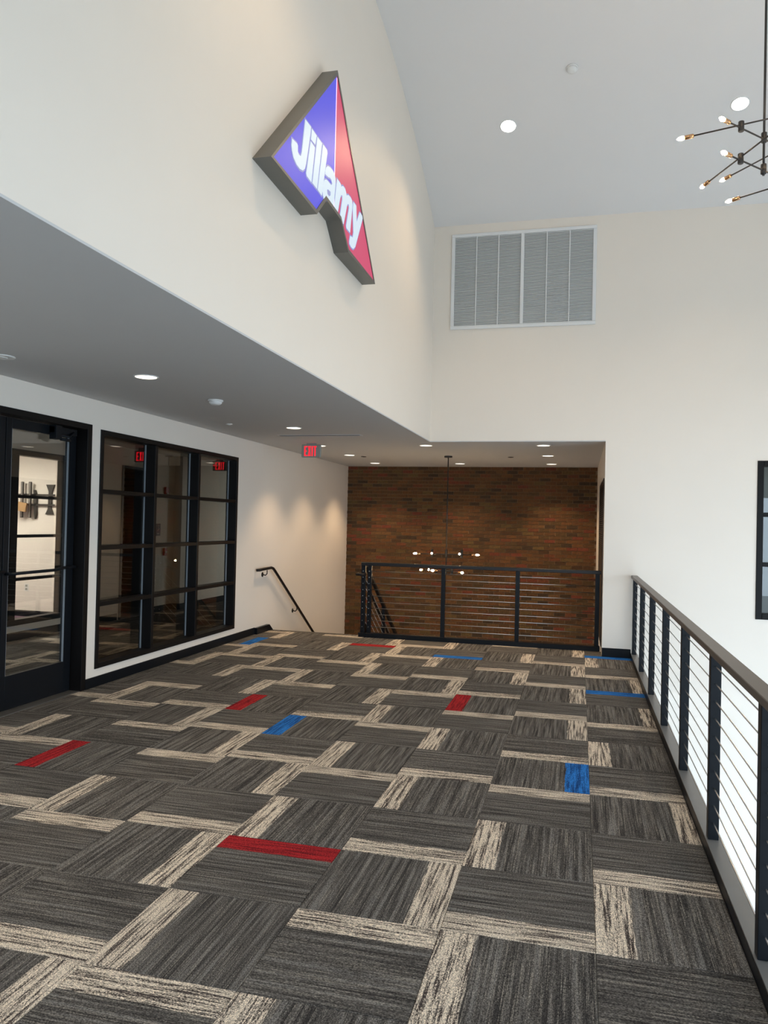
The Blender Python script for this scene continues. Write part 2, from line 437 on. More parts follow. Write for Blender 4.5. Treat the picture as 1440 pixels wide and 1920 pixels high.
# right front with its glazing, rear wall with added glazing (outside the frame), lower floor, ground outside --------
w = MB()
w.box(XR, XR + 0.2, YBACK, -2.6, ZLOW, 6.8); w.box(XR, XR + 0.2, 9.4, YW, ZLOW, 6.8)
w.box(XR, XR + 0.2, -2.6, 9.4, 2.9, 6.8); w.box(XR, XR + 0.2, -2.6, 9.4, ZLOW, -3.3)
struct(w.build('wall_right', WALL), 'street front wall of the lobby', 'wall')
w = MB()
w.box(XL - TH, -4.3, YBACK - 0.2, YBACK, ZLOW, 6.8); w.box(6.2, XR + 0.2, YBACK - 0.2, YBACK, ZLOW, 6.8)
w.box(-4.3, 6.2, YBACK - 0.2, YBACK, 2.6, 6.8); w.box(-4.3, 6.2, YBACK - 0.2, YBACK, ZLOW, -3.0)
struct(w.build('wall_rear', WALL), 'rear wall of the lobby behind the viewer', 'wall')
w = MB()
for y in (-0.2, 2.2, 4.6, 7.0): w.box(XR + 0.05, XR + 0.15, y - 0.04, y + 0.04, -3.3, 2.9)
for z in (-0.6, 1.2): w.box(XR + 0.05, XR + 0.15, -2.6, 9.4, z - 0.03, z + 0.03)
struct(w.build('trim_1', FRAME), 'black glazing bars of the street front', 'trim')
w = MB()
for x in (-2.6, -0.9, 0.8, 2.4, 4.3): w.box(x - 0.04, x + 0.04, YBACK - 0.15, YBACK - 0.05, -3.0, 2.6)
struct(w.build('trim_2', FRAME), 'black bars of the glazing added in the rear wall', 'trim')
struct(MB().box(-10.6, XR + 0.2, YBACK - 0.2, YB + 0.3, ZLOW - 0.2, ZLOW).build('floor_lobby', LOWFLOOR), 'pale lobby floor one storey below', 'floor')
struct(MB().box(-40, 60, -50, 60, ZLOW - 0.6, ZLOW - 0.25).build('ground', GROUND), 'pavement outside', 'ground')

# corridor beyond the glass ------------------------------------------------------------------
C2Y0, C2Y1, C2Z0, C2Z1 = 7.10, 9.56, 0.20, 2.50      # window_2 opening
DDY0, DDY1 = 10.90, 11.80                              # dark doorway
w = MB()
def wc(y0, y1, z0, z1): w.box(XC - 0.12, XC, y0, y1, z0, z1)
wc(3.0, C2Y0, 0, ZC); wc(C2Y0, C2Y1, 0, C2Z0); wc(C2Y0, C2Y1, C2Z1, ZC); wc(C2Y1, DDY0, 0, ZC)
wc(DDY0, DDY1, 2.475, ZC); wc(DDY1, YJOG, 0, ZC); w.box(XC - 0.12, XC2, YJOG, 16.6, 0, ZC)
w.box(XC, XL - TH, 16.5, 16.6, 0, ZC); w.box(XC - 0.12, XL - TH, 2.9, 3.0, 0, ZC)
struct(w.build('wall_corridor', WALL), 'white corridor wall seen through the glass', 'wall')
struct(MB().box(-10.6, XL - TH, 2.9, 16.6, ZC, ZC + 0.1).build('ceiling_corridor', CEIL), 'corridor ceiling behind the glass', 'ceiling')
w = MB().box(-10.6, XC - 0.12, 10.72, 10.8, 0, ZC).box(-10.7, -10.6, 3.0, 10.8, 0, ZC).box(-10.6, XC - 0.12, 2.9, 3.0, 0, ZC)
struct(w.build('wall_meeting_room', WALL), 'bright white meeting-room wall seen through the door glass', 'wall')
struct(MB().box(-10.6, XC - 0.12, 3.0, 10.72, 0.0, 0.006).build('floor_meeting_room', PURPLE), 'mauve meeting-room carpet', 'floor')
struct(MB().box(-10.6, XC - 0.12, 10.695, 10.72, 0.006, 0.10).build('baseboard_meeting_room', BLACK), 'dark baseboard in the meeting room', 'baseboard')
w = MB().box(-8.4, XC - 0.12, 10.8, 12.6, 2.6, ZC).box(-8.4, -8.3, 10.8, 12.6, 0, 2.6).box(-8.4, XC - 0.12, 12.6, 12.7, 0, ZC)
struct(w.build('wall_dark_room', plain('unlit_room_shade', (0.03, 0.03, 0.03), 0.8)), 'unlit room behind the corridor doorway', 'wall')  # near-black wall colour stands in for the lack of light in there

# baseboards -----------------------------------------------------------------------------------
def basebd(name, bm, label): struct(bm.build(name, BLACK, bevel=0.002), label, 'baseboard')
basebd('baseboard_left', MB().box(XL, XL + 0.014, DY1 + 0.0, 10.30, 0.007, 0.105), 'black baseboard along the left wall')
basebd('baseboard_left_near', MB().box(XL, XL + 0.014, YBACK, DY0, 0.007, 0.105), 'black baseboard left of the doors')
basebd('baseboard_far', MB().box(XJ, 0.655, YW - 0.014, YW, 0.007, 0.12), 'black baseboard under the far wall by the railing')
sk = [(10.30, 0.007), (10.92, 0.007), (14.2, -2.10), (14.2, -2.22), (10.94, -0.14), (10.30, -0.02)]
basebd('baseboard_stair', MB().prism([(10.30, 0.0), (10.30, 0.098), (10.76, 0.098), (10.95, -0.03), (14.4, -2.25), (14.4, -2.45), (10.85, -0.17), (10.85, 0.0)], 'x', XL, XL + 0.05), 'black stair skirt at the head of the stairs')
basebd('baseboard_corridor', MB().box(XC, XC + 0.014, C2Y0 - 3, DDY0 - 0.05, 0.007, 0.115).box(XC, XC + 0.014, DDY1 + 0.05, YJOG, 0.007, 0.115).box(XC2, XC2 + 0.014, YJOG, 16.5, 0.007, 0.115).box(XC, XC2 + 0.014, YJOG - 0.014, YJOG, 0.007, 0.115), 'dark baseboard of the corridor')

# ------------------------------------------------------------------ brick wall
TONES = [(0.125, 0.055, 0.020), (0.145, 0.064, 0.022), (0.110, 0.053, 0.020), (0.096, 0.054, 0.021), (0.155, 0.052, 0.022), (0.165, 0.045, 0.022), (0.058, 0.034, 0.017), (0.135, 0.080, 0.028), (0.080, 0.040, 0.017), (0.150, 0.075, 0.028)]
TW = [8, 7, 7, 6, 3, 2.2, 3, 3, 4, 4]
def tone_attr(me, cols):
    at = me.color_attributes.new('tone', 'FLOAT_COLOR', 'CORNER')
    for p in me.polygons:
        c = cols(p)
        for li in p.loop_indices: at.data[li].color = tuple(c) + (1,)
wb = MB().box(XL - 0.14, XJ + 0.14, YB, YB + 0.2, ZLOW, ZC)
brick_wall = struct(wb.build('wall_brick', MORTAR), 'dark red-brown brick wall at the back of the stairwell', 'wall')
BL, BH, JT = 0.2032, 0.0677, 0.0095
protos = []
for i, t in enumerate(TONES):
    for dy in (0.0, 0.004):
        me = MB().box(-(BL - JT) / 2, (BL - JT) / 2, -0.009 - dy, 0.02, -(BH - JT) / 2, (BH - JT) / 2).mesh('brick', BRICK, bevel=0.002)
        tone_attr(me, lambda p, t=t: t); protos.append((me, i))
rest = MB(); rest_cols = []
cand = []
zc0 = ZC - BH / 2
for r in range(int((ZC - ZLOW) / BH)):
    z = zc0 - r * BH
    x = XL + (BL / 2 if r % 2 else BL) - BL / 2 - (0.0 if r % 2 else 0.0)
    x = XL - BL / 2 + (BL / 2) * (r % 2)
    while x < XJ + BL / 2:
        a, b = max(x - (BL - JT) / 2, XL), min(x + (BL - JT) / 2, XJ)
        if b - a > 0.03:
            cand.append((z, a, b, b - a > BL - JT - 1e-4))
        x += BL
full = [c for c in cand if c[3] and 1.22 < c[0] < 2.1]
full.sort(key=lambda c: (abs(c[0] - 1.62), c[1]))
single = set((round(c[0], 4), round(c[1], 4)) for c in full[:300])
for z, a, b, fu in cand:
    ti = random.choices(range(len(TONES)), TW)[0]
    if (round(z, 4), round(a, 4)) in single:
        me = random.choice([m for m, i in protos if i == ti])
        inst('brick', me, brick_wall, ((a + b) / 2, YB, z))
    else:
        dy = random.choice((0, 0.004))
        f0 = len(rest.f); rest.box(a, b, YB - 0.009 - dy, YB + 0.02, z - (BH - JT) / 2, z + (BH - JT) / 2)
        jit = random.uniform(0.9, 1.1); rest_cols += [tuple(c * jit for c in TONES[ti])] * 6
ob = rest.build('brick_courses', BRICK, brick_wall); ob['kind'] = 'stuff'
tone_attr(ob.data, lambda p: rest_cols[p.index])

# ------------------------------------------------------------------ door_1: pair of glazed doors in the left wall
d1 = sroot('door_1', (XL, 5.39, 0), 'pair of black framed glass doors at the left edge', 'door')
XD = XL - 0.10                                       # leaf face, set back in the wall
fr = MB().box(XL - 0.13, XL + 0.012, DY1 - 0.07, DY1, 0.007, DZ).box(XL - 0.13, XL + 0.012, DY0, DY0 + 0.07, 0.007, DZ).box(XL - 0.13, XL + 0.012, DY0 + 0.07, DY1 - 0.07, DZ - 0.055, DZ)
fr.build('frame', FRAME, d1, bevel=0.003)
def leaf(y0, y1, meet, name='door_leaf'):
    """meet: +1 when the meeting stile is at y0"""
    a, b = (0.065, 0.10) if meet > 0 else (0.10, 0.065)
    z0, z1 = 0.018, DZ - 0.06; gz0, gz1 = 0.30, 2.37
    lf = MB().box(XD - 0.045, XD, y0, y0 + a, z0, z1).box(XD - 0.045, XD, y1 - b, y1, z0, z1).box(XD - 0.045, XD, y0 + a, y1 - b, z0, gz0).box(XD - 0.045, XD, y0 + a, y1 - b, gz1, z1).build(name, BLACK, d1, bevel=0.002)
    MB().box(XD - 0.026, XD - 0.020, y0 + a, y1 - b, gz0, gz1).build('glass_pane', GLASS, lf)
    MB().box(XD - 0.020, XD - 0.004, y0 + a, y0 + a + 0.006, gz0, gz1).box(XD - 0.020, XD - 0.004, y1 - b - 0.006, y1 - b, gz0, gz1).build('glazing_bead', GASKET, lf)
    h0, h1 = (y0, y1)
    MB().tube([(XD + 0.002, h0 + 0.03, 1.155), (XD + 0.055, h0 + 0.05, 1.155), (XD + 0.06, h0 + 0.6, 1.16), (XD + 0.045, h1 - 0.2, 1.172), (XD + 0.045, h1 - 0.03, 1.172), (XD + 0.002, h1 - 0.02, 1.172)], 0.014, 10).build('push_bar', BLACK, lf)
    return lf
lr = leaf(5.395, 6.305, +1); ll = leaf(4.445, 5.385, -1)
cl = MB().box(XD, XD + 0.055, 5.92, 6.24, 2.385, 2.445).box(XD, XD + 0.075, 5.92, 6.00, 2.33, 2.455).tube([(XD + 0.055, 5.96, 2.37), (XD + 0.10, 6.07, 2.36), (XD + 0.02, 6.26, 2.45)], 0.010, 8)
cl.build('door_closer', BLACK, lr, bevel=0.003)
MB().tube([(XD + 0.07, 5.985, 2.335), (XD + 0.10, 6.08, 2.33)], 0.014, 10).build('closer_arm', BLACK, lr)
MB().box(XL - 0.13, XL, DY0 + 0.07, DY1 - 0.07, 0.0, 0.012).build('threshold', plain('threshold_metal', (0.3, 0.29, 0.27), 0.4, metal=0.8), d1)

# ------------------------------------------------------------------ window_1: twelve-pane black window in the left wall
def framed_window(root, axis, fix, a0, a1, z0, z1, muls, bars, fw, depth_front, depth_back, glass_at, bar_depth, mw=0.05, bh=0.04, face=+1):
    """axis 'y': window plane is x=fix, a runs along y; axis 'x': plane is y=fix. face = direction of the room side"""
    def bx(mb, d0, d1, p0, p1, q0, q1):
        lo, hi = sorted((fix + face * d0, fix + face * d1))
        if axis == 'y': mb.box(lo, hi, p0, p1, q0, q1)
        else: mb.box(p0, p1, lo, hi, q0, q1)
        return mb
    f = MB()
    bx(f, -depth_back, depth_front, a0, a0 + fw, z0, z1); bx(f, -depth_back, depth_front, a1 - fw, a1, z0, z1)
    bx(f, -depth_back, depth_front, a0 + fw, a1 - fw, z0, z0 + fw); bx(f, -depth_back, depth_front, a0 + fw, a1 - fw, z1 - fw, z1)
    f.build('frame', FRAME, root, bevel=0.003)
    for mm in muls:
        bx(MB(), -depth_back, depth_front, mm, mm + mw, z0 + fw, z1 - fw).build('mullion', FRAME, root, bevel=0.003)
    cols = [a0 + fw] + [v for mm in muls for v in (mm, mm + mw)] + [a1 - fw]
    for i in range(0, len(cols), 2):
        c0, c1 = cols[i], cols[i + 1]
        for z in bars:
            bx(MB(), -bar_depth, depth_front - 0.004, c0, c1, z - bh / 2, z + bh / 2).build('muntin', FRAME, root, bevel=0.002)
        zs = [z0 + fw] + [v for z in sorted(bars) for v in (z - bh / 2, z + bh / 2)] + [z1 - fw]
        for q in range(0, len(zs), 2):
            bx(MB(), glass_at - 0.006, glass_at, c0, c1, zs[q], zs[q + 1]).build('glass_pane', GLASS_T if root.name == 'window_1' else GLASS, root)
        if root.name == 'window_1':
            bx(MB(), glass_at, glass_at + 0.012, c1 - 0.010, c1, z0 + fw, z1 - fw).build('glazing_bead', GASKET, root)
w1 = sroot('window_1', (XL, 8.08, 0), 'wide black window of twelve dark panes in the left wall', 'window')
framed_window(w1, 'y', XL, WY0, WY1, WZ0, WZ1, (7.517, 8.505), (0.795, 1.343, 1.893), 0.05, 0.012, 0.14, -0.115, 0.118)
w2 = sroot('window_2', (XC, 8.3, 0), 'dark framed inner window seen through the door glass', 'window')
framed_window(w2, 'y', XC, C2Y0, C2Y1, C2Z0, C2Z1, (8.43,), (0.80, 1.365, 1.885), 0.075, 0.012, 0.12, -0.06, 0.05, mw=0.13)
w3 = sroot('window_3', (3.3, YW, 0), 'black framed window at the right edge of the far wall', 'window')
framed_window(w3, 'x', YW, RWX0, RWX1, RWZ0, RWZ1, (3.30,), (1.247, 1.856), 0.072, 0.012, 0.14, -0.05, 0.05, mw=0.06, bh=0.052, face=-1)
d2 = sroot('door_2', (XC, 11.35, 0), 'black doorway in the corridor seen through the window', 'door')
MB().box(XC - 0.13, XC + 0.015, DDY0, DDY0 + 0.05, 0.007, 2.475).box(XC - 0.13, XC + 0.015, DDY1 - 0.05, DDY1, 0.007, 2.475).box(XC - 0.13, XC + 0.015, DDY0 + 0.05, DDY1 - 0.05, 2.43, 2.475).build('frame', FRAME, d2, bevel=0.003)
lf2 = MB().box(XC - 1.0, XC - 0.135, DDY0 + 0.055, DDY0 + 0.10, 0.015, 2.425).build('door_leaf', BLACK, d2, bevel=0.002)
MB().tube([(XC - 0.92, DDY0 + 0.10, 1.0), (XC - 0.92, DDY0 + 0.15, 1.0), (XC - 0.80, DDY0 + 0.15, 1.0)], 0.010, 8).build('handle', STEEL, lf2)

# ------------------------------------------------------------------ illuminated triangular sign
SX = XB + 0.125
sg = thing('illuminated_sign', 'large triangular light-box sign, blue and red halves with white lettering', 'sign', (XB, 5.57, 3.84))
OUT = [(5.57, 5.105), (4.335, 3.862), (5.185, 3.845), (5.385, 4.028), (5.735, 4.018), (5.955, 3.838), (6.80, 3.838)]
def inset(poly, d):
    n = len(poly); res = []
    A = sum(poly[i][0] * poly[(i + 1) % n][1] - poly[(i + 1) % n][0] * poly[i][1] for i in range(n))
    sgn = 1 if A > 0 else -1
    for i in range(n):
        p0, p1, p2 = Vector(poly[i - 1]), Vector(poly[i]), Vector(poly[(i + 1) % n])
        e1 = (p1 - p0).normalized(); e2 = (p2 - p1).normalized()
        n1 = Vector((-e1.y, e1.x)) * sgn; n2 = Vector((-e2.y, e2.x)) * sgn
        bis = (n1 + n2); k = d / max(0.25, (1 + n1.dot(n2)) / 2) / 2
        res.append(tuple(p1 + bis * k))
    return res
INN = inset(OUT, 0.028)
def sgn_world(off): return lambda u, v, w_: (SX + off + w_, u, v)
hs = MB(); n = len(OUT)
for lp, x in ((OUT, XB), (OUT, SX), (INN, SX), (INN, SX - 0.02)):
    hs.v += [(x, p[0], p[1]) for p in lp]
for q in range(3):
    for i in range(n):
        j = (i + 1) % n
        hs.f.append((q * n + i, q * n + j, (q + 1) * n + j, (q + 1) * n + i)); hs.sm.append(False)
hs.f.append(tuple(range(n))); hs.sm.append(False)
hs.build('housing', SIGNH, sg)
A_, L_, B_, N1, N2, N3, R_ = INN
xm = 5.57
tz = N1[1] + (N2[1] - N1[1]) * (xm - N1[0]) / (N2[0] - N1[0])
flat_poly('blue_panel', [[A_, L_, B_, N1, (xm, tz)]], BLUEP, sg, sgn_world(-0.010), 0.004)
flat_poly('red_panel', [[A_, (xm, tz), N2, N3, R_]], REDP, sg, sgn_world(-0.010), 0.004)
MB().box(SX - 0.006, SX - 0.004, xm - 0.006, xm + 0.006, tz, A_[1] - 0.02).build('divider', LETTERLINE, sg)
def unproj_sign(px, py):
    d = r2 * ((px - 720) / F_PX) + u2 * (-(py - 960) / F_PX) + fwd
    t = (SX - 0.004) / d.x
    return (d.y * t, EYE + d.z * t)
def za(pts): return [unproj_sign(540 + x / 12.0, 215 + y / 12.0) for x, y in pts]
def zb(pts): return [unproj_sign(600 + x / 11.29, 305 + y / 11.29) for x, y in pts]
GLY = [
 ('letter_j', [za([(388, 95), (520, 270), (508, 420), (405, 1120), (378, 1230), (335, 1270), (270, 1238), (190, 1130), (120, 970), (85, 800), (74, 680), (88, 525), (205, 640), (222, 700), (222, 830), (245, 890), (285, 920), (305, 830), (352, 420)])]),
 ('letter_i', [za([(505, 580), (608, 735), (527, 1535), (420, 1390), (405, 1310)])]),
 ('letter_i_dot', [za([(535, 300), (648, 470), (612, 690), (512, 560)])]),
 ('letter_l', [za([(658, 482), (768, 640), (652, 1685), (542, 1540)])]),
 ('letter_l', [za([(785, 655), (880, 795), (886, 870), (760, 1835), (662, 1692)])]),
 ('letter_a', [zb([(105, 250), (108, 160), (125, 90), (165, 60), (215, 90), (270, 160), (310, 250), (330, 350), (330, 450), (285, 950), (200, 850), (132, 785), (85, 800), (62, 700), (50, 600), (60, 480), (80, 385), (100, 345), (135, 345), (190, 410), (238, 468), (255, 440), (238, 370), (205, 325), (185, 325), (140, 285)]), zb([(150, 585), (170, 575), (220, 625), (220, 680), (190, 705), (155, 650)])]),
 ('letter_m', [zb([(360, 330), (440, 450), (448, 495), (485, 482), (530, 545), (555, 640), (560, 685), (595, 672), (645, 725), (678, 800), (688, 900), (635, 1490), (560, 1395), (552, 1330), (612, 960), (608, 900), (590, 880), (570, 920), (497, 1315), (432, 1180), (425, 1090), (470, 780), (470, 710), (450, 690), (425, 760), (375, 1060), (292, 962), (335, 560)])]),
 ('letter_y', [zb([(705, 820), (768, 910), (775, 1250), (840, 1040), (902, 1130), (902, 1190), (745, 1790), (705, 1838), (660, 1800), (620, 1720), (620, 1660), (638, 1540), (690, 1575), (706, 1480), (697, 1150), (693, 950)])]),
]
for nm, loops in GLY:
    flat_poly(nm, loops, LETTER, sg, sgn_world(-0.0035), 0.0015, offset=-0.004)
    flat_poly('letter_edge', [loops[0]], LETTERO, sg, sgn_world(-0.0056), 0.0005, offset=0.008)

# ------------------------------------------------------------------ large white return-air vent on the far wall
VX0, VX1, VZ0, VZ1 = -1.742, 0.148, 4.272, 5.560
vt = thing('wall_vent', 'large white double louvre vent high on the far wall', 'vent', ((VX0 + VX1) / 2, YW, VZ0))
fw = 0.045; vmid = (VX0 + VX1) / 2
MB().box(VX0, VX1, YW - 0.022, YW, VZ1 - fw, VZ1).box(VX0, VX1, YW - 0.022, YW, VZ0, VZ0 + fw).box(VX0, VX0 + fw, YW - 0.022, YW, VZ0 + fw, VZ1 - fw).box(VX1 - fw, VX1, YW - 0.022, YW, VZ0 + fw, VZ1 - fw).build('frame', WHITEM, vt, bevel=0.004)
MB().box(vmid - 0.022, vmid + 0.022, YW - 0.026, YW, VZ0 + fw, VZ1 - fw).build('divider', WHITEM, vt, bevel=0.003)
MB().box(VX0 + fw, VX1 - fw, YW - 0.003, YW - 0.0005, VZ0 + fw, VZ1 - fw).build('backing', plain('vent_filter', (0.33, 0.34, 0.35), 0.9), vt)
NS = 62; zz0 = VZ0 + fw; pit = (VZ1 - VZ0 - 2 * fw) / NS
for a, b in ((VX0 + fw, vmid - 0.022), (vmid + 0.022, VX1 - fw)):
    s_ = MB(); wd = (b - a) / 2 - 0.001
    s_.prism([(-0.017, -0.003), (-0.0165, -0.007), (-0.003, 0.0045), (-0.005, 0.0075)], 'x', -wd, wd)
    me = s_.mesh('slat', WHITEM)
    for i in range(NS):
        inst('slat', me, vt, ((a + b) / 2 - vt.location.x, 0, zz0 + pit * (i + 0.5) - VZ0))
    for f_ in (1 / 3, 2 / 3):
        xx = a + (b - a) * f_
        MB().box(xx - 0.006, xx + 0.006, YW - 0.020, YW - 0.003, VZ0 + fw, VZ1 - fw).build('support_bar', WHITEM, vt)

# ------------------------------------------------------------------ cable railings
ZCAB = [0.155 + 0.0885 * i for i in range(10)]
rr = thing('cable_railing', 'long dark cable railing running along the right edge of the walkway', 'railing', (0.69, 5.0, 0))
RY0, RY1 = 0.3, YW - 0.002
MB().box(0.648, 0.724, RY0, RY1, 1.020, 1.056).build('top_rail', plain('bronze_rail_sheen', (0.085, 0.072, 0.064), 0.40, spec=0.6, noise=0.12, nscale=8), rr, bevel=0.003)  # bronze lightened: the rail's reflected sheen is put into the base colour
MB().box(0.655, 0.735, RY0, RY1, 0.0, 0.064).build('base_curb', BLACK, rr, bevel=0.002)
MB().box(0.657, 0.737, RY0, RY1, 0.064, 0.070).build('ledge', plain('ledge_sheen', (0.16, 0.16, 0.158), 0.38, spec=0.6, noise=0.08, nscale=10), rr, bevel=0.001)  # top of the black curb, its reflected sheen painted as grey
pm = MB().box(-0.026, 0.026, 0, 0.055, 0.070, 1.020).mesh('post', BLACK, bevel=0.002)
PY = [0.80, 1.97, 3.125, 4.26, 5.42, 6.60, 7.78, 8.98, 10.16]
for y in PY: inst('post', pm, rr, (0.692 - 0.69, y - 5.0, 0))
cm = MB().tube([(0, RY0 - 5.0, 0), (0, RY1 - 5.0, 0)], 0.0032, 8).mesh('cable', STEEL)
for z in ZCAB: inst('cable', cm, rr, (0.002, 0, z))
fm = MB().tube([(0, -0.022, 0), (0, 0.002, 0)], 0.0055, 8).mesh('cable_fitting', STEEL)

br = thing('cable_railing', 'black cable railing in front of the brick stairwell', 'railing', (-1.36, 10.71, 0))
MB().box(-2.945, XJ - 0.016, 10.668, 10.752, 1.030, 1.075).build('top_rail', RAILM, br, bevel=0.003)
MB().box(-2.945, XJ - 0.016, 10.66, 10.78, 0.0, 0.068).build('base_curb', BLACK, br, bevel=0.003)
pm2 = MB().box(-0.028, 0.028, -0.027, 0.027, 0.068, 1.030).mesh('post', BLACK, bevel=0.002)
for x in (-2.905, -1.836, -0.806, 0.246): inst('post', pm2, br, (x + 1.36, 0, 0))
cm2 = MB().tube([(-2.905 + 1.36, 0, 0), (0.246 + 1.36, 0, 0)], 0.0045, 8).mesh('cable', STEEL)
for z in ZCAB: inst('cable', cm2, br, (0, 0, z))
# stair side guard, running down beside the flight
SL = -0.643
gr = thing('stair_guard', 'black sloping guard rail going down beside the stair flight', 'railing', (-2.99, 10.71, 0))
MB().box(-3.025, -2.965, 10.675, 10.735, 0.068, 1.030).build('newel_post', BLACK, gr, bevel=0.003)
MB().box(-3.05, -2.947, 10.66, 10.78, 0.0, 0.068).build('base', BLACK, gr, bevel=0.003)
MB().box(-3.03, -2.947, 10.668, 10.752, 1.030, 1.075).build('cap', RAILM, gr, bevel=0.003)
def gy(y, z0): return z0 + SL * (y - 10.78)
MB().bar((-2.985, 10.74, 1.05), (-2.985, 14.2, gy(14.2, 1.05)), 0.05, 0.045).build('top_rail', RAILM, gr, bevel=0.003)
MB().bar((-2.985, 10.74, 0.16), (-2.985, 14.2, gy(14.2, 0.16)), 0.05, 0.06).build('stringer', BLACK, gr)
for y in (11.85, 13.0, 14.1):
    MB().box(-3.01, -2.96, y, y + 0.05, gy(y, 0.16), gy(y, 1.03)).build('post', BLACK, gr)
hx = -3.075
MB().tube([(-2.955, 10.655, 0.905), (-3.0, 10.61, 0.905), (hx, 10.615, 0.905), (hx - 0.005, 10.72, 0.905), (hx, 10.95, 0.86), (hx, 14.2, gy(14.2, 0.95))], 0.020, 12).build('handrail', RAILM, gr)
for i in range(10):
    inst('cable_fitting', fm, gr, (-0.005, -0.028, ZCAB[i]))
    inst('cable_fitting', fm, br, (-2.905 + 1.36, -0.027, ZCAB[i]))
for i in range(6):
    z = 0.25 + 0.12 * i
    MB().tube([(-2.985, 10.735, z), (-2.985, 14.15, gy(14.15, z))], 0.0032, 6).build('cable', STEEL, gr)

# wall handrail
hr = thing('stair_handrail', 'black wall-mounted handrail sloping down the left stair wall', 'handrail', (XL, 10.4, 0.9))
hxx = XL + 0.075
MB().tube([(XL + 0.02, 10.30, 0.925), (hxx - 0.01, 10.30, 0.930), (hxx, 10.34, 0.935), (hxx, 10.70, 0.945), (hxx, 10.78, 0.93), (hxx, 10.86, 0.885), (hxx, 14.3, 0.885 + SL * 3.44)], 0.021, 14).build('rail', RAILM, hr)
for y, z in ((10.55, 0.925), (11.82, 0.265), (13.3, -0.69)):
    b_ = MB().lathe((XL, y, z - 0.075), [(0.036, 0.0), (0.036, 0.006), (0.02, 0.012), (0.012, 0.012)], (1, 0, 0), 16)
    b_.tube([(XL + 0.008, y, z - 0.075), (XL + 0.05, y, z - 0.085), (hxx, y, z - 0.06), (hxx, y, z - 0.01)], 0.008, 8)
    b_.build('bracket', RAILM, hr)

# stairs
st = thing('staircase', 'carpeted stair flight going down towards the brick wall', 'stairs', (-3.76, 10.84, 0))
for i in range(13):
    y = 10.84 + 0.28 * i; z = -0.18 * (i + 1)
    MB().box(XL + 0.052, -3.03, y, y + 0.30, z - 0.16, z).build('step', STEPM, st, bevel=0.006)
struct(MB().box(XL + 0.052, -3.03, 10.815, 10.865, -0.04, 0.006).build('trim_3', plain('stair_nosing', (0.06, 0.045, 0.035), 0.6), None), 'dark nosing at the head of the stairs', 'trim')

# ------------------------------------------------------------------ louvred grille on the stairwell side wall
gl = thing('louver_grille', 'tall dark louvred grille on the stairwell side wall', 'grille', (XJ, 11.45, 0.1))
GY0, GY1, GZ0, GZ1 = 10.46, 12.48, 0.10, 2.30
MB().box(XJ - 0.012, XJ, GY0, GY1, GZ1 - 0.05, GZ1).box(XJ - 0.012, XJ, GY0, GY1, GZ0, GZ0 + 0.05).box(XJ - 0.012, XJ, GY0, GY0 + 0.06, GZ0 + 0.05, GZ1 - 0.05).box(XJ - 0.012, XJ, GY1 - 0.06, GY1, GZ0 + 0.05, GZ1 - 0.05).build('frame', GRILLE, gl, bevel=0.002)
MB().box(XJ - 0.003, XJ - 0.0005, GY0 + 0.06, GY1 - 0.06, GZ0 + 0.05, GZ1 - 0.05).build('backing', DUCT, gl)
sm_ = MB().prism([(-0.014, -0.005), (-0.012, -0.009), (-0.003, 0.006), (-0.005, 0.010)], 'y', -(GY1 - GY0) / 2 + 0.06, (GY1 - GY0) / 2 - 0.06).mesh('slat', GRILLE)
ns = 70
for i in range(ns): inst('slat', sm_, gl, (0, (GY0 + GY1) / 2 - 11.45, 0.05 + (GZ1 - GZ0 - 0.1) * (i + 0.5) / ns))

# ------------------------------------------------------------------ recessed lights
WARM = (1.0, 0.80, 0.56)
def downlight(x, y, z, label, power, col=WARM, cone=80, lens=LAMP, r=0.098, tilt=0.0, group='recessed ceiling lights'):
    t = thing('recessed_light', label, 'ceiling light', (x, y, z), group)
    ax = Vector((0, math.sin(tilt), -math.cos(tilt)))
    MB().lathe((x, y, z), [(r, -0.002), (r, 0.004), (r * 0.93, 0.007), (r * 0.86, 0.004), (r * 0.84, -0.001)], ax, 32).build('trim_ring', WHITEM, t)
    MB().lathe((x, y, z), [(r * 0.84, 0.001), (r * 0.84, 0.005)], ax, 32).build('lens', lens, t)
    o = lamp('lamp', t, Vector((x, y, z)) + ax * 0.03, power, col, cone, 0.7, 0.06)
    o.rotation_euler = (-tilt, 0, 0) if tilt else (0, 0, 0)
    return t
downlight(-3.34, 5.42, ZC, 'round recessed light in the low ceiling nearest the glass doors', 62, cone=112)
downlight(-3.33, 8.64, ZC, 'round recessed light in the low ceiling just before the slot diffuser', 62, cone=112)
downlight(-3.34, 2.2, ZC, 'round recessed light in the low ceiling outside the picture, nearest the viewer', 62, cone=112)
STW = [(-3.715, 10.715, 'recessed stairwell light partly hidden behind the exit sign'), (-2.13, 10.715, 'recessed stairwell light just under the lower corner of the upper wall'),
       (-0.50, 10.75, 'recessed stairwell light at the right nearest the opening edge'), (-3.715, 12.22, 'recessed stairwell light near the left wall, middle row'),
       (-0.50, 12.33, 'recessed stairwell light at the right, middle row'), (-3.715, 13.87, 'recessed stairwell light beside the brick wall at the left'),
       (-2.13, 13.92, 'recessed stairwell light beside the brick wall behind the chandelier rod'), (-0.50, 13.96, 'recessed stairwell light beside the brick wall at the right')]
for x, y, lb in STW: downlight(x, y, ZC, lb, 95 if y > 13 else 68, (1.0, 0.70, 0.42), cone=107)
def vtilt(y): return math.asin((y - CY) / RV)
